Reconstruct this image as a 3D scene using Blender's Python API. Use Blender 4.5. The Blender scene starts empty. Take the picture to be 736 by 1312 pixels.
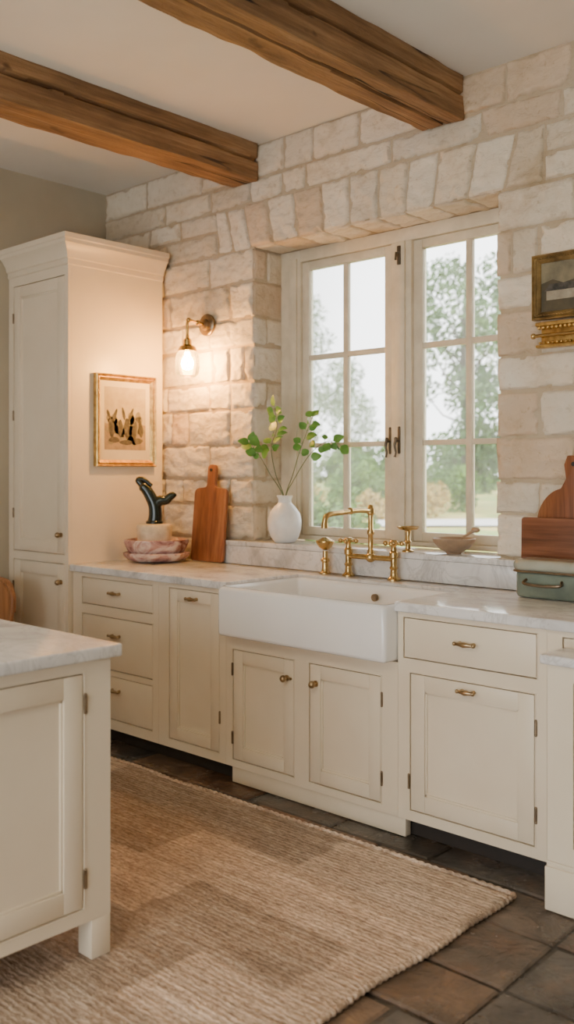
import bpy, bmesh, math, random
from mathutils import Vector, Matrix, noise
random.seed(7)
SC=bpy.context.scene
COL=SC.collection
pi=math.pi

# ---------------------------------------------------------------- mesh tools
class M:
    def __init__(s): s.bm=bmesh.new()
    def _new(s,n0): return list(s.bm.verts)[n0:]
    def xf(s,n0,mat):
        bmesh.ops.transform(s.bm,matrix=mat,verts=s._new(n0))
    def box(s,x0,x1,y0,y1,z0,z1,b=0.0,seg=2,mat=None):
        n0=len(s.bm.verts)
        x0,x1=min(x0,x1),max(x0,x1); y0,y1=min(y0,y1),max(y0,y1); z0,z1=min(z0,z1),max(z0,z1)
        m=Matrix.Translation(((x0+x1)/2,(y0+y1)/2,(z0+z1)/2))@Matrix.Diagonal((x1-x0,y1-y0,z1-z0,1))
        r=bmesh.ops.create_cube(s.bm,size=1,matrix=m)
        if b>0:
            e=list({e for v in r['verts'] for e in v.link_edges})
            bmesh.ops.bevel(s.bm,geom=e,offset=b,segments=seg,profile=.5,affect='EDGES')
        if mat is not None: s.xf(n0,mat)
        return s
    def tube(s,pts,r,seg=12,caps=True):
        pts=[Vector(p) for p in pts]; n=len(pts)
        rs=r if isinstance(r,(list,tuple)) else [r]*n
        t=(pts[1]-pts[0]).normalized()
        a=Vector((0,0,1)) if abs(t.z)<.9 else Vector((1,0,0))
        u=t.cross(a).normalized()
        rings=[]
        for i in range(n):
            if i==0: t=pts[1]-pts[0]
            elif i==n-1: t=pts[-1]-pts[-2]
            else: t=pts[i+1]-pts[i-1]
            t.normalize()
            u=(u-t*u.dot(t))
            if u.length<1e-6: u=t.orthogonal()
            u.normalize(); w=t.cross(u)
            rings.append([s.bm.verts.new(pts[i]+(u*math.cos(2*pi*k/seg)+w*math.sin(2*pi*k/seg))*rs[i]) for k in range(seg)])
        for i in range(n-1):
            for k in range(seg):
                s.bm.faces.new((rings[i][k],rings[i][(k+1)%seg],rings[i+1][(k+1)%seg],rings[i+1][k]))
        if caps:
            s.bm.faces.new(rings[0]); s.bm.faces.new(rings[-1])
        return s
    def lathe(s,prof,c=(0,0,0),seg=36,mod=None,mat=None):
        n0=len(s.bm.verts); rings=[]
        for r,z in prof:
            if r<1e-5: rings.append([s.bm.verts.new((c[0],c[1],c[2]+z))])
            else:
                ring=[]
                for k in range(seg):
                    a=2*pi*k/seg; rr=r*(mod(a,z) if mod else 1)
                    ring.append(s.bm.verts.new((c[0]+rr*math.cos(a),c[1]+rr*math.sin(a),c[2]+z)))
                rings.append(ring)
        for i in range(len(rings)-1):
            A,B=rings[i],rings[i+1]
            for k in range(seg):
                k2=(k+1)%seg
                if len(A)==1 and len(B)==1: continue
                if len(A)==1: s.bm.faces.new((A[0],B[k],B[k2]))
                elif len(B)==1: s.bm.faces.new((A[k],A[k2],B[0]))
                else: s.bm.faces.new((A[k],A[k2],B[k2],B[k]))
        if mat is not None: s.xf(n0,mat)
        return s
    def ball(s,c,r,sc=(1,1,1),seg=20):
        m=Matrix.Translation(c)@Matrix.Diagonal((sc[0],sc[1],sc[2],1))
        bmesh.ops.create_uvsphere(s.bm,u_segments=seg,v_segments=seg//2+2,radius=r,matrix=m)
        return s
    def prism(s,poly,z0,z1,b=0.0,seg=2,mat=None):
        n0=len(s.bm.verts)
        vs=[s.bm.verts.new((p[0],p[1],z0)) for p in poly]
        f=s.bm.faces.new(vs)
        r=bmesh.ops.extrude_face_region(s.bm,geom=[f])
        nv=[g for g in r['geom'] if isinstance(g,bmesh.types.BMVert)]
        bmesh.ops.translate(s.bm,vec=(0,0,z1-z0),verts=nv)
        if b>0:
            e=list({e for v in vs+nv for e in v.link_edges})
            bmesh.ops.bevel(s.bm,geom=e,offset=b,segments=seg,profile=.5,affect='EDGES')
        if mat is not None: s.xf(n0,mat)
        return s
    def poly(s,pts):
        s.bm.faces.new([s.bm.verts.new(p) for p in pts]); return s

def cat(pts,n=6):
    P=[Vector(p) for p in pts]; P=[P[0]*2-P[1]]+P+[P[-1]*2-P[-2]]
    out=[]
    for i in range(1,len(P)-2):
        for k in range(n):
            t=k/n
            out.append(.5*((2*P[i])+(P[i+1]-P[i-1])*t+(2*P[i-1]-5*P[i]+4*P[i+1]-P[i+2])*t*t+(3*P[i]-P[i-1]-3*P[i+1]+P[i+2])*t**3))
    out.append(P[-2]); return out

ORG={}
def setp(o,p):
    for k,v in p.items(): o[k]=v
def root(name,loc,**p):
    o=bpy.data.objects.new(name,None); o.empty_display_size=.1; o.location=loc
    COL.objects.link(o); ORG[o.name]=Vector(loc); setp(o,p); return o
def fin(name,mesh,mat,parent=None,loc=None,ang=35,smooth=True,**p):
    """mesh is in world coordinates"""
    if loc is None: loc=ORG[parent.name] if parent else Vector((0,0,0))
    loc=Vector(loc)
    mesh.transform(Matrix.Translation(-loc))
    if smooth:
        for f in mesh.polygons: f.use_smooth=True
        try: mesh.set_sharp_from_angle(angle=math.radians(ang))
        except Exception: pass
    if mat: mesh.materials.append(mat)
    o=bpy.data.objects.new(name,mesh)
    COL.objects.link(o); ORG[o.name]=loc
    if parent:
        o.parent=parent; o.location=loc-ORG[parent.name]
    else: o.location=loc
    setp(o,p); return o
def obj(name,m,mat,parent=None,loc=None,ang=35,smooth=True,colf=None,**p):
    bmesh.ops.recalc_face_normals(m.bm,faces=m.bm.faces)
    me=bpy.data.meshes.new(name); m.bm.to_mesh(me); m.bm.free()
    if colf: addcol(me,[colf(v.co) for v in me.vertices])
    return fin(name,me,mat,parent,loc,ang,smooth,**p)
def addcol(me,cols):
    a=me.color_attributes.new('Col','FLOAT_COLOR','POINT')
    flat=[]
    for c in cols: flat+= [c[0],c[1],c[2],1.0]
    a.data.foreach_set('color',flat)

# ---------------------------------------------------------------- materials
def nt_new(name):
    m=bpy.data.materials.new(name); m.use_nodes=True
    nt=m.node_tree; return m,nt,nt.nodes['Principled BSDF']
def coords(nt,scale=(1,1,1),rot=(0,0,0),loc=(0,0,0)):
    tc=nt.nodes.new('ShaderNodeTexCoord'); mp=nt.nodes.new('ShaderNodeMapping')
    mp.inputs['Scale'].default_value=scale; mp.inputs['Rotation'].default_value=rot; mp.inputs['Location'].default_value=loc
    nt.links.new(tc.outputs['Object'],mp.inputs['Vector']); return mp.outputs['Vector']
def nz(nt,vec,scale,detail=4,rough=.55,dist=0):
    n=nt.nodes.new('ShaderNodeTexNoise'); n.inputs['Scale'].default_value=scale
    n.inputs['Detail'].default_value=detail; n.inputs['Roughness'].default_value=rough
    n.inputs['Distortion'].default_value=dist
    nt.links.new(vec,n.inputs['Vector']); return n.outputs['Fac']
def ramp(nt,fac,stops):
    r=nt.nodes.new('ShaderNodeValToRGB'); cr=r.color_ramp
    while len(cr.elements)<len(stops): cr.elements.new(.5)
    for e,(p,c) in zip(cr.elements,stops):
        e.position=p; e.color=(c[0],c[1],c[2],1)
    nt.links.new(fac,r.inputs['Fac']); return r.outputs['Color']
def mix(nt,a,b,fac=1.0,mode='MULTIPLY'):
    x=nt.nodes.new('ShaderNodeMixRGB'); x.blend_type=mode
    if isinstance(fac,float): x.inputs['Fac'].default_value=fac
    else: nt.links.new(fac,x.inputs['Fac'])
    for s,i in ((a,'Color1'),(b,'Color2')):
        if isinstance(s,tuple): x.inputs[i].default_value=(*s,1)
        else: nt.links.new(s,x.inputs[i])
    return x.outputs['Color']
def bump(nt,bs,h,strength=.5,dist=.01,prev=None):
    b=nt.nodes.new('ShaderNodeBump'); b.inputs['Strength'].default_value=strength; b.inputs['Distance'].default_value=dist
    nt.links.new(h,b.inputs['Height'])
    if prev is not None: nt.links.new(prev,b.inputs['Normal'])
    nt.links.new(b.outputs['Normal'],bs.inputs['Normal']); return b.outputs['Normal']
def attrc(nt):
    a=nt.nodes.new('ShaderNodeAttribute'); a.attribute_name='Col'; return a.outputs['Color']
def pm(name,c1,c2=None,ns=5,stretch=(1,1,1),rough=.5,metal=0,bmp=0,bs=40,bdist=.005,attr=False,detail=4,lo=.35,hi=.65,coat=0):
    m,nt,b=nt_new(name); c2=c2 or tuple(x*.9 for x in c1)
    v=coords(nt,stretch)
    col=ramp(nt,nz(nt,v,ns,detail),[(lo,c1),(hi,c2)])
    if attr: col=mix(nt,col,attrc(nt))
    nt.links.new(col,b.inputs['Base Color'])
    b.inputs['Roughness'].default_value=rough; b.inputs['Metallic'].default_value=metal
    if coat: b.inputs['Coat Weight'].default_value=coat
    if bmp: bump(nt,b,nz(nt,v,bs,5),bmp,bdist)
    return m
def wood(name,dark,mid,light,axis=1,cracks=False,rough=.6,sc=1.0):
    m,nt,b=nt_new(name)
    st=[14*sc]*3; st[axis]=(.7 if cracks else 1.1)*sc
    v=coords(nt,tuple(st))
    f=nz(nt,v,1.3,6,.6,.6 if not cracks else .1)
    col=ramp(nt,f,[(.28,dark),(.5,mid),(.72,light)])
    st2=[3]*3; st2[axis]=.9 if cracks else .5
    v2=coords(nt,tuple(st2))
    col=mix(nt,col,ramp(nt,nz(nt,v2,2,4),[(.3,(.55,.51,.47)),(.52,(.95,.93,.9)),(.7,(1.3,1.26,1.2))]),.9)
    fine=[90]*3; fine[axis]=3
    col=mix(nt,col,ramp(nt,nz(nt,coords(nt,tuple(fine)),1,3),[(.35,(.7,.66,.62)),(.6,(1.06,1.05,1.04))]),.7)
    n=bump(nt,b,f,.35,.004)
    if cracks:
        for s,a,wd,th,lc in ((5.5,.16,.0042,.49,0.),):
            st3=[s]*3; st3[axis]=a
            v3=coords(nt,tuple(st3),(0,0,0),(lc,lc,lc))
            c=nz(nt,v3,1.4,2,.5,.05)
            line=ramp(nt,c,[(.5-wd*1.8,(1,1,1)),(.5-wd*.7,(.05,.03,.02)),(.5+wd*.7,(.05,.03,.02)),(.5+wd*1.8,(1,1,1))])
            big=ramp(nt,nz(nt,coords(nt,(1.6,.45,1.6),(0,0,0),(lc,0,lc)),1.5,2),[(th,(0,0,0)),(th+.05,(1,1,1))])
            line=mix(nt,(1.0,1.0,1.0),line,big,'MIX')
            col=mix(nt,col,line)
            n=bump(nt,b,line,.9,.012,n)
        kn=ramp(nt,nz(nt,coords(nt,(3.4,2.4,3.4)),2.2,2),[(.25,(.2,.13,.09)),(.31,(1,1,1))])
        col=mix(nt,col,kn,.85)
        bump(nt,b,nz(nt,coords(nt,(9,4,9)),2.5,6,.65),.7,.014,n)
    nt.links.new(col,b.inputs['Base Color']); b.inputs['Roughness'].default_value=rough
    return m

CREAM=pm('cream_paint',(.78,.69,.54),(.74,.645,.495),3,rough=.36,bmp=.05,bs=30,bdist=.002)
CREAM2=pm('window_paint',(.73,.65,.495),(.62,.545,.405),9,rough=.45,bmp=.1,bs=30,bdist=.002)
PLASTER=pm('wall_plaster',(.48,.425,.31),(.43,.375,.275),2,rough=.9,bmp=.12,bs=14,bdist=.006)
CEIL=pm('ceiling_plaster',(.80,.775,.71),(.76,.73,.665),1.5,rough=.9,bmp=.08,bs=10,bdist=.005)
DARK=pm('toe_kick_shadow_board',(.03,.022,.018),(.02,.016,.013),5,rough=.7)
BRASS=pm('aged_brass',(.66,.47,.20),(.46,.32,.13),25,rough=.25,metal=1)
HBRASS=pm('antique_brass_hardware',(.50,.38,.22),(.36,.26,.15),25,rough=.28,metal=1)
PEWTER=pm('antique_bronze',(.30,.23,.15),(.20,.15,.10),25,rough=.35,metal=1)
IRON=pm('dark_iron',(.10,.085,.065),(.15,.125,.095),25,rough=.42,metal=.8)
GOLD=pm('gilt_frame',(.74,.50,.17),(.42,.26,.08),30,rough=.34,metal=.85,bmp=.5,bs=80,bdist=.004)
OLDGOLD=pm('aged_gilt_frame',(.50,.35,.14),(.19,.13,.06),14,rough=.42,metal=.75,bmp=.5,bs=60,bdist=.004)
CERAM=pm('white_fireclay',(.88,.88,.87),(.85,.85,.84),3,rough=.10,coat=.5)
VASE=pm('white_stoneware',(.83,.825,.80),(.74,.735,.71),14,rough=.35,bmp=.1,bs=40)
STONEPOT=pm('cream_stone',(.74,.63,.45),(.56,.46,.31),18,rough=.8,bmp=.6,bs=40,bdist=.01)
BOWLM=pm('bowl_clay',(.42,.30,.19),(.29,.20,.13),14,rough=.5,bmp=.2,bs=50)
GREEN=pm('verdigris_bronze',(.006,.018,.015),(.004,.010,.009),20,rough=.25,metal=.3,coat=.4)
TIN=pm('enamel_tin',(.19,.235,.19),(.13,.165,.135),9,rough=.25,metal=.1,coat=.3)
TINLID=pm('enamel_lid',(.48,.50,.43),(.40,.42,.36),8,rough=.25,metal=.4)
LEAF=pm('leaf_green',(.065,.20,.025),(.16,.36,.065),12,rough=.4)
STEM=pm('branch_bark',(.16,.15,.07),(.10,.14,.04),20,rough=.7)
OAK=wood('oak_beam_wood',(.15,.077,.033),(.29,.165,.077),(.44,.285,.15),1,True,.7)
BOARD=wood('cutting_board_wood',(.13,.042,.018),(.28,.10,.04),(.42,.18,.07),2,False,.42)
BOARD2=wood('walnut_board_wood',(.11,.038,.017),(.20,.075,.035),(.29,.12,.06),0,False,.45)
CHAIRW=wood('chair_wood',(.20,.08,.03),(.33,.15,.06),(.42,.21,.1),2,False,.45)

def marble():
    m,nt,b=nt_new('white_marble'); v=coords(nt,(1,1.6,1),(0,0,.4))
    a=ramp(nt,nz(nt,v,2.2,8,.6,1.4),[(.34,(.48,.475,.47)),(.46,(.68,.675,.67)),(.62,(.79,.788,.78))])
    c=ramp(nt,nz(nt,v,3.5,6,.6,2.2),[(.47,(1,1,1)),(.5,(.72,.72,.72)),(.53,(1,1,1))])
    nt.links.new(mix(nt,a,c,.7),b.inputs['Base Color']); b.inputs['Roughness'].default_value=.14
    return m
MARBLE=marble()
def pinkm():
    m,nt,b=nt_new('pink_marble'); v=coords(nt,(1,1,1.5))
    a=ramp(nt,nz(nt,v,8,6,.6,1.6),[(.36,(.24,.10,.10)),(.50,(.46,.27,.25)),(.62,(.66,.54,.49))])
    nt.links.new(a,b.inputs['Base Color']); b.inputs['Roughness'].default_value=.25
    return m
PINK=pinkm()
def stonem():
    m,nt,b=nt_new('limestone_blocks'); v=coords(nt)
    col=ramp(nt,nz(nt,v,4.5,7,.65),[(.30,(.76,.68,.56)),(.46,(.94,.90,.83)),(.7,(1.0,.99,.97))])
    col=mix(nt,col,attrc(nt))
    pit=ramp(nt,nz(nt,v,34,4,.6),[(.28,(.64,.55,.43)),(.40,(1,1,1))])
    col=mix(nt,col,pit,.5)
    nt.links.new(col,b.inputs['Base Color']); b.inputs['Roughness'].default_value=.88
    n=bump(nt,b,nz(nt,coords(nt,(1,1,1.7)),12,8,.68,.4),.8,.018)
    bump(nt,b,nz(nt,v,80,4,.6),.4,.003,n)
    return m
STONE=stonem()
def slatem():
    m,nt,b=nt_new('slate_flagstones'); v=coords(nt)
    col=ramp(nt,nz(nt,v,4,8,.68,.6),[(.3,(.45,.43,.41)),(.5,(.95,.93,.91)),(.7,(1.6,1.48,1.38))])
    col=mix(nt,col,attrc(nt))
    rust=ramp(nt,nz(nt,v,2.0,4,.55),[(.52,(1,1,1)),(.66,(1.4,.98,.72))])
    col=mix(nt,col,rust,.75)
    nt.links.new(col,b.inputs['Base Color'])
    r=ramp(nt,nz(nt,v,7,5),[(.3,(.10,.10,.10)),(.7,(.34,.34,.34))])
    nt.links.new(r,b.inputs['Roughness'])
    bump(nt,b,nz(nt,v,5,8,.65,.5),.9,.028)
    return m
SLATE=slatem()
def rugm():
    m,nt,b=nt_new('jute_weave')
    v=coords(nt)
    f=nz(nt,coords(nt,(1.8,22,1)),1.5,6,.70)
    col=ramp(nt,f,[(.3,(.46,.34,.245)),(.5,(.65,.505,.385)),(.68,(.83,.695,.56))])
    col=mix(nt,col,attrc(nt))
    fl=ramp(nt,nz(nt,coords(nt,(42,76,34),(0,0,.35)),1.0,4,.65),[(.32,(.54,.48,.43)),(.60,(1.12,1.12,1.12))])
    col=mix(nt,col,fl,.85)
    w=nt.nodes.new('ShaderNodeTexWave'); w.wave_type='BANDS'; w.bands_direction='Y'
    w.inputs['Scale'].default_value=15.5; w.inputs['Distortion'].default_value=5.0; w.inputs['Detail'].default_value=3
    w.inputs['Detail Scale'].default_value=2.6; w.inputs['Detail Roughness'].default_value=.66
    nt.links.new(coords(nt,(.7,1,1)),w.inputs['Vector'])
    rib=ramp(nt,w.outputs['Fac'],[(0.0,(.66,.61,.56)),(.4,(1,1,1))])
    col=mix(nt,col,rib,.55)
    nt.links.new(col,b.inputs['Base Color']); b.inputs['Roughness'].default_value=.95
    n=bump(nt,b,w.outputs['Fac'],.7,.006)
    bump(nt,b,nz(nt,coords(nt,(42,76,34),(0,0,.35)),1.0,3),.9,.012,n)
    return m
RUG=rugm()
def glassm(name,haze=.06,tint=(1,1,1)):
    m=bpy.data.materials.new(name); m.use_nodes=True; nt=m.node_tree
    for n in list(nt.nodes):
        if n.type!='OUTPUT_MATERIAL': nt.nodes.remove(n)
    out=[n for n in nt.nodes if n.type=='OUTPUT_MATERIAL'][0]
    tr=nt.nodes.new('ShaderNodeBsdfTransparent'); tr.inputs['Color'].default_value=(*tint,1)
    gl=nt.nodes.new('ShaderNodeBsdfGlossy'); gl.inputs['Roughness'].default_value=.03
    fr=nt.nodes.new('ShaderNodeFresnel'); fr.inputs['IOR'].default_value=1.45
    a=nt.nodes.new('ShaderNodeMixShader'); nt.links.new(fr.outputs['Fac'],a.inputs['Fac'])
    nt.links.new(tr.outputs[0],a.inputs[1]); nt.links.new(gl.outputs[0],a.inputs[2])
    df=nt.nodes.new('ShaderNodeBsdfTranslucent'); df.inputs['Color'].default_value=(.97,.98,1,1)
    c=nt.nodes.new('ShaderNodeMixShader')
    tc=nt.nodes.new('ShaderNodeTexCoord'); no=nt.nodes.new('ShaderNodeTexNoise'); no.inputs['Scale'].default_value=3
    nt.links.new(tc.outputs['Object'],no.inputs['Vector'])
    mr=nt.nodes.new('ShaderNodeMapRange'); mr.inputs['From Min'].default_value=.3; mr.inputs['From Max'].default_value=.7
    mr.inputs['To Min'].default_value=haze*.5; mr.inputs['To Max'].default_value=haze*1.5
    nt.links.new(no.outputs['Fac'],mr.inputs['Value']); nt.links.new(mr.outputs[0],c.inputs['Fac'])
    nt.links.new(a.outputs[0],c.inputs[1]); nt.links.new(df.outputs[0],c.inputs[2])
    nt.links.new(c.outputs[0],out.inputs['Surface'])
    return m
PANE=glassm('old_window_glass',.05)
GLOBE=glassm('lamp_glass',.05,(1,.95,.85))
def emit(name,c,s):
    m,nt,b=nt_new(name); b.inputs['Base Color'].default_value=(*c,1)
    b.inputs['Emission Color'].default_value=(*c,1); b.inputs['Emission Strength'].default_value=s; return m
BULB=emit('glowing_bulb',(1,.49,.11),640)

# ---------------------------------------------------------------- dimensions
WY=3.87      # stone wall face
CEZ=3.385
LX=-5.305; RX=1.3; FY=-2.6
OX0,OX1=-3.875,-2.269; OZ0,OZ1=1.07,2.798   # window opening
WB=4.32

# ---------------------------------------------------------------- room shell
def floor():
    V=[];F=[];Cc=[]
    def bx(x0,x1,y0,y1,zt,col):
        n=len(V); b=.007
        j=lambda:random.uniform(-.008,.008)
        C4=[(x0+j(),y0+j()),(x1+j(),y0+j()),(x1+j(),y1+j()),(x0+j(),y1+j())]
        sg=[(1,1),(-1,1),(-1,-1),(1,-1)]
        V.extend([(x,y,-.02) for x,y in C4]); V.extend([(x,y,zt-b) for x,y in C4])
        V.extend([(C4[i][0]+sg[i][0]*b,C4[i][1]+sg[i][1]*b,zt+random.uniform(-.002,.001)) for i in range(4)])
        for a in (0,4):
            for i in range(4):
                q=(i+1)%4; F.append((n+a+i,n+a+q,n+a+4+q,n+a+4+i))
        F.append((n+8,n+9,n+10,n+11)); Cc.extend([col]*12)
    V.extend([(LX-.3,FY,-.010),(RX,FY,-.010),(RX,WB,-.010),(LX-.3,WB,-.010),(LX-.3,FY,-.06),(RX,FY,-.06),(RX,WB,-.06),(LX-.3,WB,-.06)])
    F.extend([(0,1,2,3),(7,6,5,4),(0,4,5,1),(1,5,6,2),(2,6,7,3),(3,7,4,0)]); Cc.extend([(.055,.046,.038)]*8)
    pal=[(.13,.10,.078),(.10,.092,.085),(.075,.073,.071),(.145,.10,.07),(.085,.077,.07),(.12,.10,.086),(.105,.09,.078)]
    y=FY
    while y<WB-.05:
        h=random.choice([.28,.34,.42]); y1=min(y+h,WB)
        x=LX-.3+random.uniform(-.4,0)
        while x<RX:
            w=random.uniform(.34,.68)
            c=random.choice(pal); k=random.uniform(.85,1.2)
            if random.random()<(.35 if y>2.4 and x<-2.0 else .14): c=(.17,.10,.062)
            xa=max(x,LX-.3); xb=min(x+w,RX)
            if xb-xa>.05: bx(xa+.007,xb-.007,y+.007,y1-.007,random.uniform(-.003,.001),tuple(q*k for q in c))
            x+=w
        y=y1
    me=bpy.data.meshes.new('floor'); me.from_pydata(V,[],F); me.update(); addcol(me,Cc)
    fin('floor',me,SLATE,smooth=False,kind='structure')
floor()
m=M(); m.box(LX-.3,RX+.2,FY,WB,CEZ,CEZ+.15); obj('ceiling',m,CEIL,kind='structure')
m=M(); m.box(LX-.25,LX,FY,WB,-.05,CEZ); obj('wall_left',m,PLASTER,kind='structure')
m=M(); m.box(RX,RX+.25,FY,WB,-.05,CEZ); obj('wall_right',m,PLASTER,kind='structure')
m=M(); a0,a1,az=-3.5,1.0,2.25
m.box(LX-.25,a0,FY-.2,FY,-.05,CEZ); m.box(a1,RX+.2,FY-.2,FY,-.05,CEZ); m.box(a0,a1,FY-.2,FY,az,CEZ)
obj('fill_limit_wall',m,PLASTER,kind='structure')  # unseen wall added behind the camera, opening sized to limit daylight fill

# stone wall
def stonewall():
    V=[];F=[];Cc=[]
    MORT=(.54,.45,.33)
    def quadstone(P,fr,h0=.015,col=None,gap=.005):
        P=[Vector((p[0],p[1])) for p in P]
        c=sum(P,Vector((0,0)))/4
        w=((P[1]-P[0]).length+(P[2]-P[3]).length)/2; h=((P[3]-P[0]).length+(P[2]-P[1]).length)/2
        Q=[]
        for p in P:
            d=p-c
            q=c+Vector((d.x*(1-2*gap/max(w,.02)),d.y*(1-2*gap/max(h,.02))))
            Q.append(q+Vector((random.uniform(-.005,.005),random.uniform(-.005,.005))))
        nu=max(5,int(w/.010)); nv=max(5,int(h/.010))
        if col is None:
            k=random.uniform(.88,1.05); t=random.random()
            base=Vector((.83,.765,.655)).lerp(Vector((.72,.635,.50)),t*t)
            if random.random()<.07: base=Vector((.70,.57,.43))
            col=tuple(min(.94,x) for x in base*k)
        off=Vector((random.uniform(-50,50),random.uniform(-50,50),random.uniform(-50,50)))
        tx=random.uniform(-.005,.005); ty=random.uniform(-.005,.005); hh=h0*random.uniform(.8,1.25)
        n=len(V)
        for j in range(nv+1):
            for i in range(nu+1):
                a=i/nu;b=j/nv
                p=(Q[0]*(1-a)+Q[1]*a)*(1-b)+(Q[3]*(1-a)+Q[2]*a)*b
                ex=min(a*w,(1-a)*w); ey=min(b*h,(1-b)*h); e=min(ex,ey)
                e2=e
                if ex<.011 and ey<.011: e2=.011-math.hypot(.011-ex,.011-ey)
                q=Vector((p.x*7,p.y*7,0))+off
                chip=max(0,noise.noise(q*2.2+Vector((3,1,5)))-.15)*.045
                e3=max(e2-chip*(1 if e<.03 else 0),0)
                prof=1-math.exp(-e3/.0036)
                big=noise.noise(q)*.005
                med=(abs(noise.noise(q*1.9+Vector((5,2,1))))-.2)*.013; fi=noise.noise(q*6)*.004
                ridge=-abs(noise.noise(Vector((q.x*.9,q.y*2.6,3))+off))*.010
                hgt=max(.004,(hh+big+med+fi+ridge+tx*(2*a-1)+ty*(2*b-1)))*prof-.0035*(1-prof)
                du=noise.noise(Vector((p.y*26,p.x*5,3))+off)*.006*(1 if ex<.009 else 0)
                dv=noise.noise(Vector((p.x*26,p.y*5,7))+off)*.006*(1 if ey<.009 else 0)
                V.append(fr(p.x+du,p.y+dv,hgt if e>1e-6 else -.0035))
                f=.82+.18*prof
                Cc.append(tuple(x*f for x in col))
        for j in range(nv):
            for i in range(nu):
                k=n+j*(nu+1)+i
                F.append((k,k+1,k+nu+2,k+nu+1))
    back=WY+.011
    fr=lambda u,v,h:(u,back-h,v)
    def row(u0,u1,z0,z1,fr=fr,wmin=.22,wmax=.64,**kw):
        L=u1-u0
        if L<.03: return
        ws=[]
        while sum(ws)<L:
            ws.append(random.uniform(wmin,wmax)*(1.0 if random.random()>.12 else .62))
        s=L/sum(ws); x=u0
        for w in ws:
            w*=s
            if wmax>.5 and w>.26 and z1-z0>.18 and random.random()<.08:
                zm=z0+(z1-z0)*random.uniform(.38,.62); xs=x+w*random.uniform(.35,.65)
                quadstone([(x,z0),(x+w,z0),(x+w,zm),(x,zm)],fr,**kw)
                quadstone([(x,zm),(xs,zm),(xs,z1),(x,z1)],fr,**kw)
                quadstone([(xs,zm),(x+w,zm),(x+w,z1),(xs,z1)],fr,**kw)
            else:
                quadstone([(x,z0),(x+w,z0),(x+w,z1),(x,z1)],fr,**kw)
            x+=w
    zs=[0.80,.965,1.105,1.31,1.46,1.66,1.87,2.03,2.24,2.40,2.61,2.798,3.06,3.195,CEZ]
    E=.002
    for i in range(len(zs)-1):
        z0,z1=zs[i],zs[i+1]
        if z0>=1.1 and z1<=2.80:
            q=.20 if i%2 else .38
            row(LX,OX0-q,z0,z1); row(OX0-q,OX0+.004,z0,z1,wmin=q,wmax=q+.01)
            row(OX1-.020,OX1+q,z0,z1,wmin=q+.02,wmax=q+.03); row(OX1+q,RX,z0,z1)
            frl=lambda u,v,h:(OX0-E+h*.7,u,v)
            frr=lambda u,v,h:(OX1+E-h*.5,u,v)
            if i%2: 
                quadstone([(WY-.002,z0),(4.12,z0),(4.12,z1),(WY-.002,z1)],frl)
                quadstone([(WY+.004,z0),(4.12,z0),(4.12,z1),(WY+.004,z1)],frr,h0=.01)
            else:
                for f2,ya,hh in ((frl,WY-.002,.015),(frr,WY+.004,.01)):
                    quadstone([(ya,z0),(3.98,z0),(3.98,z1),(ya,z1)],f2,h0=hh)
                    quadstone([(3.98,z0),(4.12,z0),(4.12,z1),(3.98,z1)],f2,h0=hh)
        elif abs(z0-2.798)<1e-6:
            b0,b1=OX0-.02,OX1+.02; xc=(b0+b1)/2; k=.085
            ws=[random.uniform(.15,.20) for _ in range(9)]; s=(b1-b0)/sum(ws); x=b0
            t=lambda x:x+(x-xc)*k
            for w in ws:
                w*=s
                quadstone([(x,z0-.003),(x+w,z0-.003),(t(x+w),z1),(t(x),z1)],fr,h0=.017)
                xa=max(x,OX0); xb=min(x+w,OX1)
                if xb-xa>.04:
                    quadstone([(xa,WY),(xb,WY),(xb,4.11),(xa,4.11)],lambda u,v,h:(u,v,OZ1+E-h*.6),h0=.012)
                x+=w
            quadstone([(b0-.14,z0),(b0,z0),(t(b0),z1),(t(b0)-.16,z1)],fr)
            quadstone([(b0-.28,z0),(b0-.14,z0),(t(b0)-.16,z1),(b0-.30,z1)],fr)
            zm=2.94
            row(LX,b0-.29,z0,zm); row(LX,b0-.29,zm,z1)
            quadstone([(b1,z0),(b1+.20,z0),(b1+.21,z1),(t(b1),z1)],fr)
            row(b1+.205,RX,z0,zm-.02); row(b1+.205,RX,zm-.02,z1)
        else:
            row(LX,RX,z0,z1)
    def core(x0,x1,z0,z1):
        n=len(V)
        V.extend([(x0,back,z0),(x1,back,z0),(x1,WB,z0),(x0,WB,z0),(x0,back,z1),(x1,back,z1),(x1,WB,z1),(x0,WB,z1)])
        F.extend([(n,n+1,n+5,n+4),(n+1,n+2,n+6,n+5),(n+2,n+3,n+7,n+6),(n+3,n,n+4,n+7),(n+4,n+5,n+6,n+7),(n+3,n+2,n+1,n)])
        Cc.extend([MORT]*8)
    core(LX-.2,OX0-E,-.05,CEZ); core(OX1+E,RX,-.05,CEZ)
    core(OX0-E,OX1+E,-.05,OZ0); core(OX0-E,OX1+E,OZ1+E,CEZ)
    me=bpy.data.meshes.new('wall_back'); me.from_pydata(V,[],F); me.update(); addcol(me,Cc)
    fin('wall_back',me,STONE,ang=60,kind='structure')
stonewall()

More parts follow.
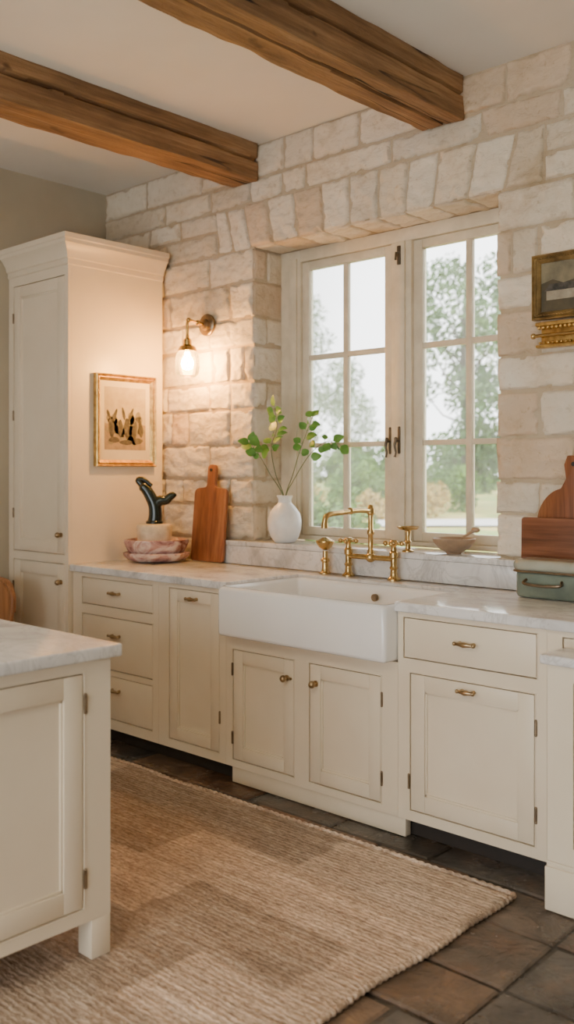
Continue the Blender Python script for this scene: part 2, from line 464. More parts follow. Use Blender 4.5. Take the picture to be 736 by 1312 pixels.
# window
def window():
    w=root('window_1',((OX0+OX1)/2,4.15,1.105),kind='structure')
    m=M(); y0,y1=4.10,4.22; b=.004
    m.box(OX0+.002,-3.72,y0,y1,1.108,OZ1-.002,b); m.box(-2.283,OX1-.002,y0,y1,1.108,OZ1-.002,b)
    m.box(-3.72,-2.283,y0,y1,2.725,OZ1-.002,b); m.box(-3.72,-2.283,y0,y1,1.108,1.135,b)
    m.box(-3.06,-2.928,y0,y1,1.135,2.725,b)
    m.box(-3.025,-2.963,y0-.015,y0,1.135,2.725,.004)
    m.box(-3.80,-3.74,y0-.012,y0,1.108,OZ1-.05,.004)
    obj('window_frame',m,CREAM2,w)
    for k,(s0,p,s1) in enumerate([(-3.718,[(-3.667,-3.413),(-3.38,-3.116)],-3.062),(-2.926,[(-2.871,-2.609),(-2.573,-2.33)],-2.285)]):
        m=M(); a,c=4.118,4.16
        m.box(s0,p[0][0],a,c,1.137,2.723,.003); m.box(p[1][1],s1,a,c,1.137,2.723,.003)
        m.box(p[0][0],p[1][1],a,c,1.137,1.185,.003); m.box(p[0][0],p[1][1],a,c,2.677,2.723,.003)
        m.box(p[0][1],p[1][0],a+.006,c-.006,1.185,2.677,.003)
        for z0,z1 in ((1.641,1.669),(2.150,2.180)): m.box(p[0][0],p[1][1],a+.007,c-.007,z0,z1,.003)
        s=obj('sash',m,CREAM2,w)
        m=M(); m.box(p[0][0]-.004,p[1][1]+.004,4.141,4.143,1.18,2.68); obj('glass',m,PANE,s)
        if k==0: x,yp=-3.078,4.116
        else: x,yp=-2.994,4.083
        m=M(); m.box(x-.008,x+.008,yp-.003,yp+.002,1.60,1.74,.001)
        m.tube([(x,yp,1.665),(x,yp-.03,1.665)],.006)
        m.tube(cat([(x,yp-.03,1.672),(x-.003,yp-.036,1.64),(x+.003,yp-.034,1.605),(x,yp-.038,1.58)],4),[.008]*4+[.006]*4+[.005]*4+[.009])
        m.ball((x,yp-.03,1.676),.010)
        m.ball((x,yp,1.735),.008); m.ball((x,yp,1.605),.008)
        obj('window_handle',m,IRON,s)
    m=M(); m.box(-3.004,-2.984,4.075,4.086,2.60,2.70,.002); m.tube([(-2.994,4.08,2.66),(-2.994,4.055,2.66),(-2.994,4.05,2.62)],.006)
    obj('window_catch',m,IRON,w)
window()
m=M()
m.box(OX0+.004,OX1-.004,3.80,4.098,1.077,1.105,.004)
m.box(-4.07,-2.115,3.80,3.838,.972,1.076,.003)
m.box(-4.07,-3.86,3.795,3.838,1.077,1.105,.004); m.box(-2.285,-2.115,3.795,3.838,1.077,1.105,.004)
obj('window_sill',m,MARBLE,loc=(-3.07,3.82,.972),label='veined white marble ledge under the stone-framed window',category='window sill')

# beams
def beam(x0,x1,zb,sd):
    m=M()
    hw=(x1-x0)/2; hz=(CEZ+.01-zb)/2; cx=(x0+x1)/2; cz=zb+hz
    per=[]; n=20
    for i in range(n): per.append((-1+2*i/n,-1))
    for i in range(n): per.append((1,-1+2*i/n))
    for i in range(n): per.append((1-2*i/n,1))
    for i in range(n): per.append((-1,1-2*i/n))
    rings=[]; N=320; ya,yb=FY+.05,WY-.01
    for j in range(N+1):
        y=ya+(yb-ya)*j/N; ring=[]
        zc=.05+.22*noise.noise(Vector((sd,y*.3,2)))+.03*noise.noise(Vector((sd,y*5,2))); on=noise.noise(Vector((sd+4,y*.5,7)))>-.2
        xc=.1+.3*noise.noise(Vector((sd+9,y*.25,4)))+.03*noise.noise(Vector((sd,y*5,6))); on2=noise.noise(Vector((sd+2,y*.5,3)))>-.05
        for (a,b) in per:
            k=max(0,abs(a)+abs(b)-1.91)
            wear=max(0,noise.noise(Vector((sd+a*3,y*2.6,b*3)))-.1)*1.6
            ca=a*(1-k*(.12+wear)); cb=b*(1-k*(.12+wear))
            fac=abs(noise.noise(Vector((sd+a*1.3,y*3.6,b*1.3))))*.009
            d=noise.noise(Vector((sd+a*.8,y*.6,b*.8)))*.003+noise.noise(Vector((sd+a*2.5,y*8,b*2.5)))*.003-fac+.003
            if a>.99 and on and abs(b-zc)<.056: d-=.026
            if b<-.99 and on2 and abs(a-xc)<.056: d-=.024
            x=cx+ca*hw*(1+d/hw); z=cz+cb*hz*(1+d/hz)
            if b>.99: z=CEZ-.001
            ring.append(m.bm.verts.new((x,y,min(z,CEZ-.001))))
        rings.append(ring)
    L=len(per)
    for j in range(N):
        for k in range(L):
            m.bm.faces.new((rings[j][k],rings[j][(k+1)%L],rings[j+1][(k+1)%L],rings[j+1][k]))
    m.bm.faces.new(rings[0]); m.bm.faces.new(rings[-1])
    obj('ceiling_beam',m,OAK,loc=(cx,1,zb),ang=40,label='rough-hewn dark oak ceiling beam with long cracks',category='beam',group='oak ceiling beams')
beam(-4.045,-3.83,3.172,1.3); beam(-2.69,-2.455,3.172,8.1)

# ---------------------------------------------------------------- cabinets
def Ff(Y): return lambda u,d,z:(u,Y+d,z)
def Fs(X): return lambda u,d,z:(X-d,u,z)
def fb(m,f,u0,u1,d0,d1,z0,z1,b=0):
    p=f(u0,d0,z0);q=f(u1,d1,z1); m.box(p[0],q[0],p[1],q[1],p[2],q[2],b)
def pull(parent,f,u,z,L=.085):
    m=M()
    for s in (-1,1):
        m.tube([f(u+s*L*.36,0,z),f(u+s*L*.36,-.022,z)],[.0085,.006],10)
        m.ball(f(u+s*L*.5,-.024,z),.0085,seg=10)
    m.tube([f(u-L*.5,-.024,z),f(u-L*.2,-.026,z),f(u,-.027,z),f(u+L*.2,-.026,z),f(u+L*.5,-.024,z)],[.0055,.008,.0115,.008,.0055],12)
    obj('handle',m,HBRASS,parent,label='small aged brass bar pull')
def knob(parent,f,u,z,lat=0):
    m=M()
    m.tube([f(u,0,z),f(u,-.004,z)],.014,16); m.tube([f(u,-.004,z),f(u,-.02,z)],.007,12)
    m.ball(f(u,-.028,z),.0165,seg=16)
    if lat: m.tube([f(u,-.004,z),f(u+lat,-.006,z)],.006,10)
    obj('knob',m,HBRASS,parent,label='round aged brass cabinet knob')
def hinge(parent,f,u,z):
    m=M(); m.tube([f(u,-.002,z-.022),f(u,-.002,z+.022)],.0055,10); m.ball(f(u,-.002,z+.026),.006,seg=8); m.ball(f(u,-.002,z-.026),.006,seg=8)
    obj('hinge',m,PEWTER,parent)
def front(parent,f,o):
    u0,u1,z0,z1=o['r']; g=.0045; u0+=g;u1-=g;z0+=g;z1-=g
    m=M(); T=.02
    if o['t']=='door':
        s=o.get('s',.062)
        fb(m,f,u0,u0+s,0,T,z0,z1,.0015); fb(m,f,u1-s,u1,0,T,z0,z1,.0015)
        fb(m,f,u0+s,u1-s,0,T,z0,z0+s,.0015); fb(m,f,u0+s,u1-s,0,T,z1-s,z1,.0015)
        fb(m,f,u0+s,u1-s,.013,T,z0+s,z1-s)
        q=.008
        fb(m,f,u0+s,u0+s+q,.006,T,z0+s,z1-s,.001); fb(m,f,u1-s-q,u1-s,.006,T,z0+s,z1-s,.001)
        fb(m,f,u0+s,u1-s,.006,T,z0+s,z0+s+q,.001); fb(m,f,u0+s,u1-s,.006,T,z1-s-q,z1-s,.001)
        ob=obj('door',m,CREAM,parent)
    else:
        fb(m,f,u0,u1,0,T,z0,z1,.002)
        ob=obj('drawer',m,CREAM,parent)
    for h in o.get('h',[]):
        if h[0]=='pull': pull(ob,f,h[1],h[2],h[3] if len(h)>3 else .085)
        if h[0]=='knob': knob(ob,f,h[1],h[2],h[3] if len(h)>3 else 0)
        if h[0]=='hinge': hinge(ob,f,h[1],h[2])
def cabinet(name,f,u0,u1,z0,z1,depth,ops,label,category='cabinet',toe=None,plinth=False,base=None,**kw):
    b=f((u0+u1)/2,depth/2,0)
    r=root(name,b,label=label,category=category,**kw)
    m=M(); FT=.022
    us=sorted({u0,u1,*[o['r'][0] for o in ops],*[o['r'][1] for o in ops]})
    zz=sorted({z0,z1,*[o['r'][2] for o in ops],*[o['r'][3] for o in ops]})
    for j in range(len(zz)-1):
        run=None
        for i in range(len(us)-1):
            uc=(us[i]+us[i+1])/2; zc=(zz[j]+zz[j+1])/2
            ins=any(o['r'][0]<uc<o['r'][1] and o['r'][2]<zc<o['r'][3] for o in ops)
            if not ins:
                if run is None: run=us[i]
            if ins or i==len(us)-2:
                end=us[i] if ins else us[i+1]
                if run is not None: fb(m,f,run,end,0,FT,zz[j],zz[j+1]); run=None
    for o in ops:
        a,c,e,g=o['r']; q=.004
        for bb in ((a-q,a,e-q,g+q),(c,c+q,e-q,g+q),(a,c,e-q,e),(a,c,g,g+q)):
            fb(m,f,bb[0],bb[1],-.002,0,bb[2],bb[3])
    fb(m,f,u0,u1,FT+.001,depth,z0,z1)
    obj('cabinet_body',m,CREAM,r,ang=30)
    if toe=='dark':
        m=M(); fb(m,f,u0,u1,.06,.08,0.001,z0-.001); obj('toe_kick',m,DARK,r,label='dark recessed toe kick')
    if plinth:
        m=M(); fb(m,f,u0+.03,u1+.03,.012,.05,0.001,z0-.001,.002); obj('plinth',m,CREAM,r)
    for o in ops: front(r,f,o)
    return r
F1=Ff(3.17)
T=.928
Ft=Ff(3.14)
tx=-4.655
tall=cabinet('tall_cabinet',Ft,LX+.005,tx,.08,2.72,WY-3.14-.032,[
 dict(r=(-5.243,-4.693,1.02,2.645),t='door',s=.07,h=[('knob',-4.725,1.135),('hinge',-5.245,1.25),('hinge',-5.245,1.85),('hinge',-5.245,2.45)]),
 dict(r=(-5.243,-4.693,.20,.968),t='door',s=.07,h=[('knob',-4.725,.86),('hinge',-5.245,.8)])],
 'tall cream painted larder cabinet with crown moulding',toe='dark')
m=M(); prof=[(.0,2.70),(.008,2.705),(.008,2.735),(.018,2.74),(.024,2.765),(.045,2.80),(.062,2.815),(.062,2.835),(.070,2.84),(.070,2.868),(.0,2.868)]
rows=[]
for o,z in prof:
    rows.append([m.bm.verts.new(p) for p in ((LX+.004,3.14-o,z),(tx+o,3.14-o,z),(tx+o,WY-.032,z))])
for i in range(len(rows)-1):
    for k in range(2): m.bm.faces.new((rows[i][k],rows[i][k+1],rows[i+1][k+1],rows[i+1][k]))
m.box(LX+.004,tx,3.14,WY-.032,2.722,2.866)
obj('crown_moulding',m,CREAM,tall,ang=25)

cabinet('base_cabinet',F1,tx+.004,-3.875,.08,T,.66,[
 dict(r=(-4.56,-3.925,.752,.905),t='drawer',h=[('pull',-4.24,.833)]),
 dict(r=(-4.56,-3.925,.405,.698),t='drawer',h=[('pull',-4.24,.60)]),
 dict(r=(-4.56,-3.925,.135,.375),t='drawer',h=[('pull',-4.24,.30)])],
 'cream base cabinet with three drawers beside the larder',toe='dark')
cabinet('base_cabinet',F1,-3.874,-3.361,.08,T,.66,[
 dict(r=(-3.79,-3.41,.125,.906),t='door',s=.058,h=[('pull',-3.60,.862,.07),('hinge',-3.405,.30),('hinge',-3.405,.75)])],
 'narrow cream base cabinet with single pull-out door',toe='dark')
cabinet('sink_cabinet',F1,-3.36,-2.331,.08,.716,.66,[
 dict(r=(-3.313,-2.912,.115,.648),t='door',s=.06,h=[('knob',-2.955,.56,.03),('hinge',-3.315,.22),('hinge',-3.315,.55)]),
 dict(r=(-2.82,-2.417,.115,.648),t='door',s=.06,h=[('knob',-2.78,.56,-.03),('hinge',-2.413,.22),('hinge',-2.413,.55)])],
 'cream two-door cabinet below the farmhouse sink',plinth=True)
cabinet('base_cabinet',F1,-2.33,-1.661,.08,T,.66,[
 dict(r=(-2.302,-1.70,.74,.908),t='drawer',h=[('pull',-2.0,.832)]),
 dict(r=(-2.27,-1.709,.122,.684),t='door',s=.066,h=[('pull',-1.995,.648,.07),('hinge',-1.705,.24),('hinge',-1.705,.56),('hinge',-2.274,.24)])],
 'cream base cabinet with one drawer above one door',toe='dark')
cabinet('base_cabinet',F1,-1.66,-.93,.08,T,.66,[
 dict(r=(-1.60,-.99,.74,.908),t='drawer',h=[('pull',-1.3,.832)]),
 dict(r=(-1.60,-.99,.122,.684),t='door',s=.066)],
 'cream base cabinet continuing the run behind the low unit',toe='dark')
low=cabinet('low_cabinet',Ff(2.99),-1.565,-.95,.17,.843,.14,[
 dict(r=(-1.47,-1.04,.23,.79),t='door',s=.06)],'low cream cabinet standing forward of the run, marble top')
m=M(); m.box(-1.572,-.945,2.982,3.13,.001,.15,.003); m.box(-1.568,-.948,2.987,3.13,.15,.169,.003); obj('plinth',m,CREAM,low)
m=M(); m.prism([(-1.585,2.968),(-.93,2.968),(-.93,3.146),(-1.585,3.146)],.8435,.876,.006,3); obj('marble_top',m,MARBLE,low)
SX0,SX1=-3.335,-2.335; SYF,SYB=3.085,3.665
m=M(); g=.002
m.prism([(tx+.002,3.145),(SX0-g,3.145),(SX0-g,SYB+g),(SX1+g,SYB+g),(SX1+g,3.145),(-.91,3.145),(-.91,3.845),(tx+.002,3.845)],.93,.97,.006,3)
obj('countertop',m,MARBLE,loc=(-3,3.5,.93),label='continuous white veined marble worktop around the sink',category='countertop')
def sink():
    m=M()
    bmesh.ops.create_cube(m.bm,size=1,matrix=Matrix.Translation(((SX0+SX1)/2,(SYF+SYB)/2,(.72+.957)/2))@Matrix.Diagonal((SX1-SX0,SYB-SYF,.237,1)))
    m.bm.faces.ensure_lookup_table()
    top=[f for f in m.bm.faces if f.normal.z>.9][0]
    bmesh.ops.inset_region(m.bm,faces=[top],thickness=.042,depth=0)
    r=bmesh.ops.extrude_face_region(m.bm,geom=[top])
    nv=[g for g in r['geom'] if isinstance(g,bmesh.types.BMVert)]
    bmesh.ops.delete(m.bm,geom=[top],context='FACES_ONLY')
    bmesh.ops.translate(m.bm,vec=(0,0,-.19),verts=nv)
    cx=(SX0+SX1)/2; cy=(SYF+SYB)/2
    for v in nv: v.co.x=cx+(v.co.x-cx)*.96; v.co.y=cy+(v.co.y-cy)*.94
    e=[e for e in m.bm.edges]
    bmesh.ops.bevel(m.bm,geom=e,offset=.0195,segments=5,profile=.5,affect='EDGES')
    s=root('farmhouse_sink',(cx,cy,.72),label='white fireclay apron-front farmhouse sink',category='sink')
    obj('basin',m,CERAM,s,ang=50)
    m=M(); m.tube([(cx+.05,3.596,.90),(cx+.05,3.610,.90)],.018,20); obj('overflow_ring',m,PEWTER,s,label='bronze overflow ring')
    m=M(); m.tube([(cx,cy,.7685),(cx,cy,.774)],.04,24)
    obj('drain',m,PEWTER,s,label='bronze drain plug')
sink()
def faucet():
    Y=3.75; z=.971
    f=root('bridge_faucet',(-2.925,Y,.97),label='aged brass bridge faucet with gooseneck spout behind the sink',category='faucet')
    def post(x,h=.135):
        m.lathe([(0,0),(.033,0),(.033,.007),(.024,.014),(.019,.022),(.0155,.05),(.022,.06),(.0155,.07),(.0155,h-.03),(.022,h-.022),(.022,h),(.016,h+.008),(0,h+.010)],(x,Y,z),24)
    m=M(); post(-3.068); post(-2.782)
    m.tube([(-3.068,Y,1.075),(-2.782,Y,1.075)],.014,16); m.ball((-2.925,Y,1.075),.026)
    obj('bridge_body',m,BRASS,f)
    m=M(); X=-2.925
    m.lathe([(.018,0),(.018,.02),(.013,.03),(.013,.10),(.018,.108),(.018,.122),(.013,.13),(.013,.20),(.021,.21),(.021,.232),(.010,.25),(0,.255)],(X,Y,1.085),24)
    m.tube(cat([(X,Y,1.306),(X,Y-.10,1.312),(X,Y-.24,1.305),(X,Y-.31,1.300),(X,Y-.345,1.285),(X,Y-.352,1.255)],6),.013,14)
    m.tube([(X,Y-.352,1.262),(X,Y-.352,1.235)],[.015,.018],16)
    m.ball((X,Y-.16,1.311),.018)
    obj('spout',m,BRASS,f)
    for x in (-3.068,-2.782):
        m=M(); z0=1.115
        m.lathe([(.015,0),(.012,.02),(.016,.03),(.024,.04),(.016,.052),(0,.055)],(x,Y,z0),20)
        for a in (0.35,0.35+pi/2):
            c,s=math.cos(a)*.042,math.sin(a)*.042
            m.tube([(x-c,Y-s,z0+.036),(x+c,Y+s,z0+.036)],.0075,10); m.ball((x-c,Y-s,z0+.036),.0125,seg=12); m.ball((x+c,Y+s,z0+.036),.0125,seg=12)
        obj('cross_handle',m,BRASS,f)
    s=root('side_sprayer',(-3.224,Y,.97),label='aged brass side sprayer with flared head on the worktop',category='faucet')
    m=M(); m.lathe([(0,0),(.031,0),(.031,.007),(.021,.014),(.017,.03),(.017,.06),(.023,.066),(.023,.076),(.015,.085),(.013,.12),(0,.121)],(-3.224,Y,z),24); obj('base',m,BRASS,s)
    m=M(); m.lathe([(0,.122),(.014,.124),(.035,.14),(.050,.165),(.048,.172),(.03,.18),(.012,.19),(.0,.192)],(-3.224,Y,z),28); obj('spray_head',m,BRASS,s)
    X2=-2.765
    s=root('soap_dish',(X2,3.845,1.105),label='small brass pedestal soap dish on the marble ledge',category='soap dish')
    m=M(); m.lathe([(0,0),(.030,0),(.03,.006),(.014,.014),(.011,.04),(.017,.05),(.011,.06),(.013,.102),(.02,.108),(0,.108)],(X2,3.845,1.106),24); obj('stand',m,BRASS,s)
    m=M(); m.lathe([(0,.109),(.045,.110),(.058,.124),(.054,.125),(.04,.114),(0,.114)],(X2,3.845,1.106),28); obj('dish',m,BRASS,s)
faucet()
isl=cabinet('kitchen_island',Fs(-2.405),.5,1.776,.135,T,1.55,[
 dict(r=(1.10,1.678,.178,.893),t='door',s=.066,h=[('hinge',1.682,.27),('hinge',1.682,.80)]),
 dict(r=(.54,1.055,.178,.893),t='door',s=.066)],'cream painted kitchen island with panelled end on square legs',category='kitchen island')
for (x,y) in ((-2.405,1.776),(-2.405,.57),(-3.885,1.776),(-3.885,.57)):
    m=M(); m.box(x-.07,x,y-.07,y,.014,.134,.002); obj('leg',m,CREAM,isl)
m=M(); m.prism([(-4.0,.46),(-2.378,.46),(-2.378,1.803),(-4.0,1.803)],.93,.97,.007,3); obj('marble_top',m,MARBLE,isl)

# rug
rr=random.Random(9)
RB={}
def rugcol(co):
    x,y=co.x,co.y
    j=math.floor((y+.07*noise.noise(Vector((x*.8,0,2))))/.33)
    i=math.floor((x+(.37*j)%.9+.03*noise.noise(Vector((0,y*6,1))))/.72)
    if (i,j) not in RB: RB[(i,j)]=rr.choice([.70,.80,.92,1.0,1.08])*rr.uniform(.97,1.03)
    k=RB[(i,j)]
    s=math.floor((y+.02*noise.noise(Vector((x*1.5,0,2))))/.075)
    t=math.floor((x+.9*((s*.618)%1))/.5)
    if ('s',s,t) not in RB: RB[('s',s,t)]=rr.uniform(.88,1.06)
    k*=RB[('s',s,t)]
    return (k,k*(.96+.04*k),k*(.91+.09*k))
m=M()
NX,NY=170,190; X0,X1,Y0,Y1=-5.0,-1.69,.25,2.985
g=[]
for j in range(NY+1):
    r=[]
    for i in range(NX+1):
        x=X0+(X1-X0)*i/NX; y=Y0+(Y1-Y0)*j/NY
        e=min(x-X0,X1-x,y-Y0,Y1-y)
        xx=x+(noise.noise(Vector((0,y*3,5)))*.018 if i in(0,NX) else 0)
        yy=y+(noise.noise(Vector((x*3,0,8)))*.018 if j in(0,NY) else 0)
        r.append(m.bm.verts.new((xx,yy,.002 if e<1e-5 else .0125+.0012*noise.noise(Vector((x*5,y*20,1))))))
    g.append(r)
for j in range(NY):
    for i in range(NX): m.bm.faces.new((g[j][i],g[j][i+1],g[j+1][i+1],g[j+1][i]))
for a,b in (((X0,Y1),(X1,Y1)),((X1,Y1),(X1,Y0)),((X0,Y0),(X0,Y1)),((X0,Y0),(X1,Y0))):
    n=420; pts=[];rs=[]
    hor=a[1]==b[1]
    for k in range(n+1):
        t=k/n; x=a[0]+(b[0]-a[0])*t; y=a[1]+(b[1]-a[1])*t
        w=noise.noise(Vector((x*3,0,8)))*.018 if hor else noise.noise(Vector((0,y*3,5)))*.018
        pts.append((x+(0 if hor else w),y+(w if hor else 0),.011)); rs.append(.0095+.0022*math.sin(k*1.5))
    m.tube(pts,rs,8)
obj('jute_rug',m,RUG,loc=(-3.3,1.6,0),ang=60,colf=rugcol,label='large braided natural jute rug on flagstones',category='rug')

# ---------------------------------------------------------------- wall lamp
def sconce():
    X=-4.256; Z=2.388; yb=WY-.03
    s=root('wall_sconce',(X,WY-.01,Z),label='aged brass wall sconce with glowing clear glass jar shade',category='wall lamp')
    m=M(); R=Matrix.Translation((X,WY-.008,Z))@Matrix.Rotation(pi/2,4,'X')
    m.lathe([(0,0),(.066,0),(.066,.012),(.058,.020),(.036,.024),(.030,.036),(.015,.042),(0,.043)],(0,0,0),36,None,R); obj('backplate',m,PEWTER,s)
    m=M(); yc=3.70
    m.tube(cat([(X,yb-.01,Z),(X,yb-.07,Z+.006),(X,yc+.02,Z+.012),(X,yc,Z-.005),(X,yc,Z-.085)],6),.009,12); m.ball((X,yb-.06,Z+.004),.017); m.ball((X,yc+.01,Z+.012),.016)
    obj('arm',m,BRASS,s)
    m=M(); m.lathe([(0,0),(.01,0),(.012,-.02),(.024,-.03),(.026,-.06),(.048,-.072),(.060,-.098),(.056,-.098),(.02,-.075),(0,-.07)],(X,yc,Z-.075),28); obj('socket',m,BRASS,s)
    m=M(); m.lathe([(.050,0),(.062,-.012),(.071,-.04),(.073,-.10),(.066,-.135),(.045,-.155),(.0,-.160)],(X,yc,Z-.172),32); obj('glass_globe',m,GLOBE,s,label='clear glass jar shade')
    m=M(); m.lathe([(0,0),(.014,0),(.016,-.02),(.034,-.05),(.037,-.072),(.027,-.098),(0,-.108)],(X,yc,Z-.178),24); obj('light_bulb',m,BULB,s,label='glowing warm light bulb')
sconce()

# ---------------------------------------------------------------- pictures
PAPER=pm('aged_paper',(.50,.43,.31),(.37,.31,.22),9,rough=.9)
MATB=pm('mat_board',(.66,.60,.45),(.62,.56,.42),5,rough=.9)
INK=pm('sepia_ink',(.045,.042,.036),(.11,.095,.075),40,rough=.9)
INK2=pm('muted_wash',(.17,.16,.12),(.25,.22,.16),30,rough=.9)
SEP=pm('sepia_wash',(.33,.25,.17),(.22,.17,.12),20,rough=.9)
def frame_parts(r,f,u0,u1,z0,z1,w,mat,d=.028):
    m=M()
    prof=[(0,0),(0,-d),(w*.15,-d-.006),(w*.3,-d),(w*.45,-d+.008),(w*.6,-d+.003),(w*.8,-d+.010),(w,-d+.018),(w,0)]
    rows=[]
    for o,dd in prof:
        rows.append([m.bm.verts.new(f(u,dd,z)) for u,z in ((u0+o,z0+o),(u1-o,z0+o),(u1-o,z1-o),(u0+o,z1-o))])
    for i in range(len(rows)-1):
        for k in range(4): m.bm.faces.new((rows[i][k],rows[i][(k+1)%4],rows[i+1][(k+1)%4],rows[i+1][k]))
    n=34
    for k in range(n):
        t=(k+.5)/n
        for (u,z) in ((u0+w*.5,z0+w*.5+(z1-z0-w)*t),(u1-w*.5,z0+w*.5+(z1-z0-w)*t)): m.ball(f(u,-d,z),w*.12,seg=6)
        for (u,z) in ((u0+w*.5+(u1-u0-w)*t,z0+w*.5),(u0+w*.5+(u1-u0-w)*t,z1-w*.5)): m.ball(f(u,-d,z),w*.12,seg=6)
    obj('frame',m,mat,r,ang=30)
def blobs(m,f,dd,items):
    for u,z,ru,rz,tilt in items:
        pts=[]
        for k in range(14):
            a=2*pi*k/14; q=1+.13*math.sin(3*a+u*90); x=math.cos(a)*ru*q; y=math.sin(a)*rz
            pts.append(f(u+x*math.cos(tilt)-y*math.sin(tilt),dd,z+x*math.sin(tilt)+y*math.cos(tilt)))
        m.poly(pts)
def picture1():
    f=lambda u,d,z:(tx+.001-d,u,z)
    u0,u1,z0,z1=3.315,3.768,1.535,2.088
    r=root('framed_picture',(tx+.01,(u0+u1)/2,z0),label='sepia botanical print in a gilt frame on the larder side',category='picture')
    frame_parts(r,f,u0,u1,z0,z1,.040,GOLD)
    m=M(); fb(m,f,u0+.02,u1-.02,-.008,0,z0+.02,z1-.02); obj('mat_board',m,MATB,r)
    a0,a1,b0,b1=u0+.072,u1-.072,z0+.100,z1-.075
    m=M(); fb(m,f,a0,a1,-.009,-.008,b0,b1); obj('print',m,PAPER,r)
    m=M()
    m.poly([f(a0,-.0093,b0),f(a1,-.0093,b0),f(a1,-.0093,b0+.15),f(a0+.22,-.0093,b0+.17),f(a0+.12,-.0093,b0+.14),f(a0,-.0093,b0+.16)])
    obj('print_ground',m,SEP,r)
    rp=random.Random(3)
    m=M(); it=[(a0+.155,b0+.12,.14,.03,0)]
    for k in range(30): it.append((a0+rp.uniform(.03,.275),b0+rp.uniform(.05,.20),rp.uniform(.012,.026),rp.uniform(.014,.04),rp.uniform(-.8,.8)))
    blobs(m,f,-.0098,it); obj('print_wash',m,INK2,r)
    m=M(); base=[(.05,.13,.020,.060,.1),(.075,.205,.012,.045,-.35),(.03,.21,.010,.032,.4),(.115,.13,.018,.055,0),(.165,.13,.020,.065,0),(.195,.215,.010,.045,-.45),(.14,.22,.010,.04,.25),(.225,.12,.018,.055,-.1),(.27,.13,.016,.055,.1),(.25,.19,.024,.014,.3),(.07,.06,.04,.018,0),(.16,.045,.05,.015,0),(.25,.055,.034,.018,0)]
    blobs(m,f,-.0103,[(a0+u,b0+z,a,b,t) for u,z,a,b,t in base]); obj('print_drawing',m,INK,r)
picture1()
def picture2():
    f=Ff(WY-.032)
    u0,u1,z0,z1=-2.07,-1.62,2.17,2.455
    r=root('framed_painting',((u0+u1)/2,WY-.03,z0),label='small dark landscape painting in an aged gilt frame on stone',category='picture')
    frame_parts(r,f,u0,u1,z0,z1,.035,OLDGOLD,.03)
    m=M(); fb(m,f,u0+.02,u1-.02,-.006,.012,z0+.02,z1-.02); obj('canvas',m,pm('dark_canvas',(.10,.075,.035),(.05,.042,.025),10,rough=.6),r)
    m=M(); m.poly([f(u0+.035,-.007,z0+.16),f(-1.98,-.007,z0+.175),f(-1.93,-.007,z0+.155),f(-1.85,-.007,z0+.17),f(-1.75,-.007,z0+.15),f(u1-.035,-.007,z0+.165),f(u1-.035,-.007,z1-.035),f(u0+.035,-.007,z1-.035)]); obj('painted_sky',m,pm('painted_sky',(.26,.22,.13),(.14,.12,.075),14,rough=.6),r)
    m=M(); m.poly([f(-2.01,-.0078,z0+.085),f(-1.86,-.0078,z0+.085),f(-1.86,-.0078,z0+.125),f(-2.01,-.0078,z0+.125)])
    blobs(m,f,-.0078,[(-1.80,z0+.09,.05,.012,.1),(-1.72,z0+.10,.04,.010,0)]); obj('painted_house',m,pm('painted_house',(.40,.35,.25),(.26,.22,.16),20,rough=.6),r)
    m=M(); m.poly([f(-2.02,-.0083,z0+.125),f(-1.85,-.0083,z0+.125),f(-1.875,-.0083,z0+.155),f(-1.995,-.0083,z0+.155)]); obj('painted_roof',m,INK,r)
    b=root('gilt_ledge',(-1.85,WY-.03,2.1),label='short carved gilt ledge with brass rail below the painting',category='rail')
    m=M(); m.box(-2.04,-1.60,WY-.030,WY-.018,2.06,2.15,.003); m.box(-2.055,-1.585,WY-.060,WY-.018,2.142,2.160,.005); m.box(-2.05,-1.59,WY-.065,WY-.018,2.046,2.060,.005)
    for k in range(22): m.ball((-2.035+k*.0205,WY-.058,2.134),.009,seg=8)
    for k in range(22): m.ball((-2.035+k*.0205,WY-.050,2.068),.007,seg=8)
    obj('back_plate',m,GOLD,b)
    m=M(); m.tube([(-2.06,WY-.060,2.10),(-1.60,WY-.060,2.10)],.008,12); m.ball((-2.062,WY-.060,2.10),.013)
    obj('rod',m,BRASS,b)
    for x in (-2.03,-1.66):
        m=M(); m.tube([(x,WY-.028,2.10),(x,WY-.060,2.10)],.007,8); obj('bracket',m,BRASS,b)
picture2()

# ---------------------------------------------------------------- counter things
def roundpoly(pts,r,n=5):
    out=[];L=len(pts)
    for i in range(L):
        p=Vector(pts[i]);a=Vector(pts[i-1]);b=Vector(pts[(i+1)%L])
        da=(a-p).normalized();db=(b-p).normalized(); rr_=min(r[i] if isinstance(r,list) else r,(a-p).length*.49,(b-p).length*.49)
        s=p+da*rr_;e=p+db*rr_
        for k in range(n+1):
            t=k/n; out.append(tuple(s*(1-t)**2+p*2*t*(1-t)+e*t*t))
    return out
def lean(x,y,z,ang,rz=0):
    return Matrix.Translation((x,y,z))@Matrix.Rotation(rz,4,'Z')@Matrix.Rotation(-ang,4,'X')@Matrix.Rotation(pi/2,4,'X')
BX=-4.165
P=roundpoly([(-.14,0),(.14,0),(.14,.43),(.035,.44),(.035,.575),(-.035,.575),(-.035,.44),(-.14,.43)],[.02,.02,.035,.02,.03,.03,.02,.035])
m=M(); m.prism(P,0,.022,.004,2,lean(BX,3.785,.972,math.radians(5)))
b1=root('cutting_board',(BX,3.78,.97),label='tall reddish wooden cutting board leaning on the stone wall',category='cutting board')
obj('board',m,BOARD,b1)
m=M(); m.tube([(BX,3.817,1.515),(BX,3.803,1.513)],.009,14); obj('hanging_hole',m,DARK,b1,label='dark drilled hanging hole')
P=[(-.17,0),(.17,0),(.17,.30)]
